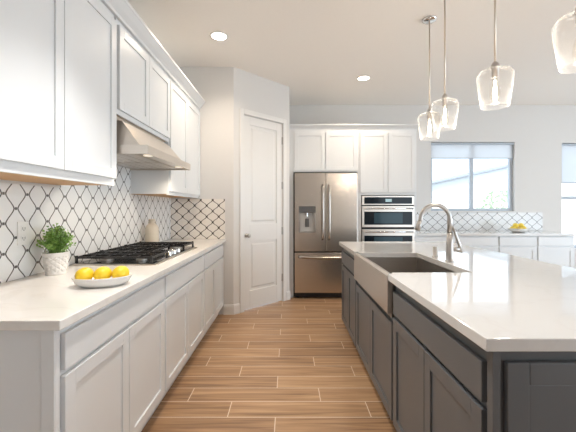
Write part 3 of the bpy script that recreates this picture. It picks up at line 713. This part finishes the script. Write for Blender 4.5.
# apron sink
t = thing('apron_sink', 'stainless apron front sink set into the island', 'sink', (0, 0, 0))
bm = bm_new(); tt = 0.006; zb = 0.665
XA = 0.560; zs = 0.906
box(bm, XA, XA+0.03, ay0+0.004, ay1-0.004, 0.695, zs)
box(bm, XA+0.03, sx0-0.014, ay0+0.015, ay1-0.015, zs-0.012, zs)
obj('apron', bm, M['steel_h'], t, 0.004)
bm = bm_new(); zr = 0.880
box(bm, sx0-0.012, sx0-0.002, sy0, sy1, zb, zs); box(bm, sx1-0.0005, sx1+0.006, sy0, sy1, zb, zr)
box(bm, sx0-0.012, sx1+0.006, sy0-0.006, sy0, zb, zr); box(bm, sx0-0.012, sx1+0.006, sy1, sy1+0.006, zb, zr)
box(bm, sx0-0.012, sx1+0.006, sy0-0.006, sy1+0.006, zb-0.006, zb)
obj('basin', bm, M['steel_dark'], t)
bm = bm_new(); lathe(bm, [(0, 0.001), (0.045, 0.001), (0.045, 0.004), (0.03, 0.003), (0, 0.002)], 24, (0.84, 2.3, zb)); obj('drain', bm, M['chrome'], t)
# faucet
FX, FYY = 1.118, 2.28
t = thing('kitchen_faucet', 'brushed nickel gooseneck faucet behind the apron sink', 'faucet', (FX, FYY, 0.92))
bm = bm_new(); lathe(bm, [(0, 0.0005), (0.030, 0.0005), (0.030, 0.006), (0.024, 0.012), (0.025, 0.05), (0.0225, 0.12), (0.018, 0.20), (0, 0.20)], 24); obj('body', bm, M['nickel'], t, smooth=True)
bm = bm_new(); rr = 0.101
pts = [(0, 0, 0.19), (0, 0, 0.29)] + [(-rr+rr*math.cos(a), 0, 0.29+rr*math.sin(a)) for a in [PI*k/14*1.0 for k in range(1, 15)]] + [(-2*rr-0.006, 0, 0.275)]
tube(bm, pts, [0.0165]*2+[0.0145]*(len(pts)-2), 14); obj('gooseneck_spout', bm, M['nickel'], t, smooth=True)
bm = bm_new(); tube(bm, [(-2*rr-0.006, 0, 0.278), (-2*rr-0.012, 0, 0.25), (-2*rr-0.024, 0, 0.215)], [0.0155, 0.0175, 0.0185], 16); obj('spray_head', bm, M['nickel'], t, smooth=True)
bm = bm_new(); tube(bm, [(0.015, 0, 0.085), (0.062, 0, 0.085)], 0.017, 16)
hd = obj('handle_hub', bm, M['nickel'], t, smooth=True)
bm = bm_new(); tube(bm, [(0.058, 0, 0.075), (0.075, 0, 0.062), (0.064, 0, 0.12), (0.036, 0, 0.20), (0.018, 0, 0.245)], [0.012, 0.013, 0.011, 0.009, 0.007], 10); obj('lever', bm, M['nickel'], hd, smooth=True)
bm = bm_new(); lathe(bm, [(0, 0.0005), (0.024, 0.0005), (0.024, 0.005), (0.019, 0.008), (0.0185, 0.074), (0.015, 0.078), (0, 0.078)], 24)
o = obj('air_gap_cap', bm, M['nickel'], smooth=True); o.location = (1.115, 2.50, 0.92); tag(o, 'short brushed nickel cylinder on the island left of the faucet', 'air gap')

# ------------------------------------------------------------------ pendants, downlights and added fill spot
def make_pendant():
    t = thing('pendant_light', '', 'pendant light')
    bm = bm_new(); lathe(bm, [(0, ZC-0.0005), (0.062, ZC-0.0005), (0.062, ZC-0.012), (0.05, ZC-0.022), (0.008, ZC-0.026), (0, ZC-0.026)], 32); obj('canopy', bm, M['chrome'], t, smooth=True)
    bm = bm_new(); tube(bm, [(0, 0, ZC-0.026), (0, 0, 2.19)], 0.0065, 10); obj('rod', bm, M['brass'], t, smooth=True)
    bm = bm_new(); lathe(bm, [(0, 2.19), (0.014, 2.19), (0.022, 2.175), (0.024, 2.155), (0.0185, 2.15), (0.0185, 2.095), (0, 2.095)], 24); obj('socket', bm, M['nickel'], t, smooth=True)
    bm = bm_new()
    outp = [(0.026, 2.150), (0.06, 2.146), (0.088, 2.134), (0.100, 2.112), (0.101, 2.09), (0.091, 2.01), (0.077, 1.915)]
    inn = [(r-0.003, z-0.003) for r, z in outp[::-1]]; inn[0] = (0.074, 1.915)
    lathe(bm, outp+inn, 48, close=True); obj('glass_shade', bm, M['shade_glass'], t, smooth=True)
    bm = bm_new(); lathe(bm, [(0, 1.940), (0.012, 1.942), (0.024, 1.955), (0.029, 1.98), (0.026, 2.01), (0.016, 2.05), (0.013, 2.07), (0.013, 2.094)], 24); b = obj('bulb', bm, M['bulbglass'], t, smooth=True)
    bm = bm_new()
    for k in range(4):
        a = PI/2*k; tube(bm, [(0.004*math.cos(a), 0.004*math.sin(a), 2.075), (0.012*math.cos(a), 0.012*math.sin(a), 1.97)], 0.0022, 6)
    tube(bm, [(0, 0, 2.08), (0, 0, 1.97)], 0.003, 6)
    obj('filament', bm, M['bulbglow'], b)
    return t
def copy_tree(o, parent=None):
    c = o.copy(); C.objects.link(c)
    if parent is not None: c.parent = parent
    for ch in o.children: copy_tree(ch, c)
    return c
pd = make_pendant()
spots = [(1.28, 2.985), (1.245, 2.62), (1.28, 2.04), (1.295, 1.46)]
pl = ['glass pendant light farthest from the camera, its canopy visible on the ceiling', 'glass pendant light just in front of the farthest one, overlapping it', 'glass pendant light alone in the middle of the row', 'glass pendant light nearest the camera, cut by the right frame edge']
for i, (x, y) in enumerate(spots):
    q = pd if i == 0 else copy_tree(pd)
    q.location = (x, y, 0); q['label'] = pl[i]; q['group'] = 'pendants over the island'
    l = bpy.data.lights.new('pendant_bulb_light', 'POINT'); l.energy = 2; l.color = (1, 0.9, 0.78); l.shadow_soft_size = 0.03
    lo = bpy.data.objects.new('pendant_bulb_light', l); C.objects.link(lo); lo.location = (x, y, 1.925)
dls = [(-0.685, 3.28, 'recessed ceiling downlight above the aisle near the left cabinets'), (0.995, 4.34, 'recessed ceiling downlight in front of the refrigerator and ovens'),
       (-0.25, 1.45, None), (0.995, -0.4, None), (3.4, 3.6, None), (3.4, 0.8, None)]  # unlabelled spots are unseen; the aisle one is added to brighten the left drawers
for x, y, lb in dls:
    if lb:
        t = thing('recessed_downlight', lb, 'ceiling light', (x, y, ZC), 0, 'recessed ceiling lights')
        bm = bm_new(); lathe(bm, [(0.072, -0.001), (0.092, -0.001), (0.090, -0.006), (0.074, -0.008), (0.072, -0.004)], 40, close=True); obj('trim_ring', bm, M['trim'], t, smooth=True)
        bm = bm_new(); lathe(bm, [(0, -0.001), (0.0715, -0.001), (0.0715, -0.004), (0, -0.004)], 40); obj('lens', bm, M['led'], t)
    l = bpy.data.lights.new('downlight_and_fill_lamp', 'SPOT'); l.energy = 50 if (y > 3 and x < 3) else (125 if x < 0.5 else 10); l.color = (1, 0.84, 0.66) if y > 3 else (1, 0.965, 0.92); l.spot_size = R(150) if y > 3 or x > 2 else R(84); l.spot_blend = 0.9 if y > 3 or x > 2 else 0.5; l.shadow_soft_size = 0.07
    lo = bpy.data.objects.new('downlight_and_fill_lamp', l); C.objects.link(lo); lo.location = (x, y, ZC-0.02)

# ------------------------------------------------------------------ outdoors
bm = bm_new(); box(bm, -10, 45, YB+0.16, 60, -0.3, -0.1)
o = struct('ground', bm, M['gravel'], 'pale gravel yard outside the windows', cat='ground')
bm = bm_new(); box(bm, 2, 24, 13.0, 13.2, -0.1, 1.72); box(bm, 2, 24, 12.97, 13.23, 1.72, 1.80)
tag(obj('block_wall', bm, M['ext_white']), 'white garden wall seen through the windows', 'garden wall')
t = thing('neighbour_house', 'pale neighbouring house with sloping roofs outside the window', 'house', (0, 20, 0))
bm = bm_new(); prism(bm, [(6, -0.1), (26, -0.1), (26, 2.0), (17.5, 4.65), (6, 2.1)], 'y', 0, 8); obj('walls', bm, M['ext_grey'], t)
def bar(bm, p, q, th, y0, y1):
    prism(bm, [(p[0], p[1]), (q[0], q[1]), (q[0], q[1]+th), (p[0], p[1]+th)], 'y', y0, y1)
bm = bm_new(); bar(bm, (5.4, 2.0), (17.5, 4.68), 0.10, -0.5, 8.4); bar(bm, (17.5, 4.68), (26.6, 1.9), 0.10, -0.5, 8.4); obj('roof', bm, M['fascia'], t)
bm = bm_new(); box(bm, 9.2, 10.6, -0.04, 0, 0.8, 2.2); obj('window', bm, M['ext_white'], t)
def shrub(x, y, h, r, label):
    t = thing('garden_shrub', label, 'shrub', (x, y, -0.1))
    b1 = bm_new(); tube(b1, [(0, 0, 0), (0.03, 0, h*0.5), (0, 0.02, h*0.8)], [0.04, 0.03, 0.015], 8); obj('trunk', b1, M['bark'], t)
    b2 = bm_new()
    for i in range(900):
        d = Vector((random.gauss(0, 1), random.gauss(0, 1), random.gauss(0, 1))).normalized()*random.uniform(0.3, 1)**0.5
        leaf(b2, Vector((d.x*r, d.y*r, h*0.62+d.z*h*0.36)), Vector((random.uniform(-1, 1), random.uniform(-1, 1), random.uniform(-1, 1))), random.uniform(0.07, 0.13))
    obj('leaves', b2, M['shrub'], t)
shrub(7.25, 11.2, 2.15, 0.75, 'leafy green shrub outside the right pane of the kitchen window')
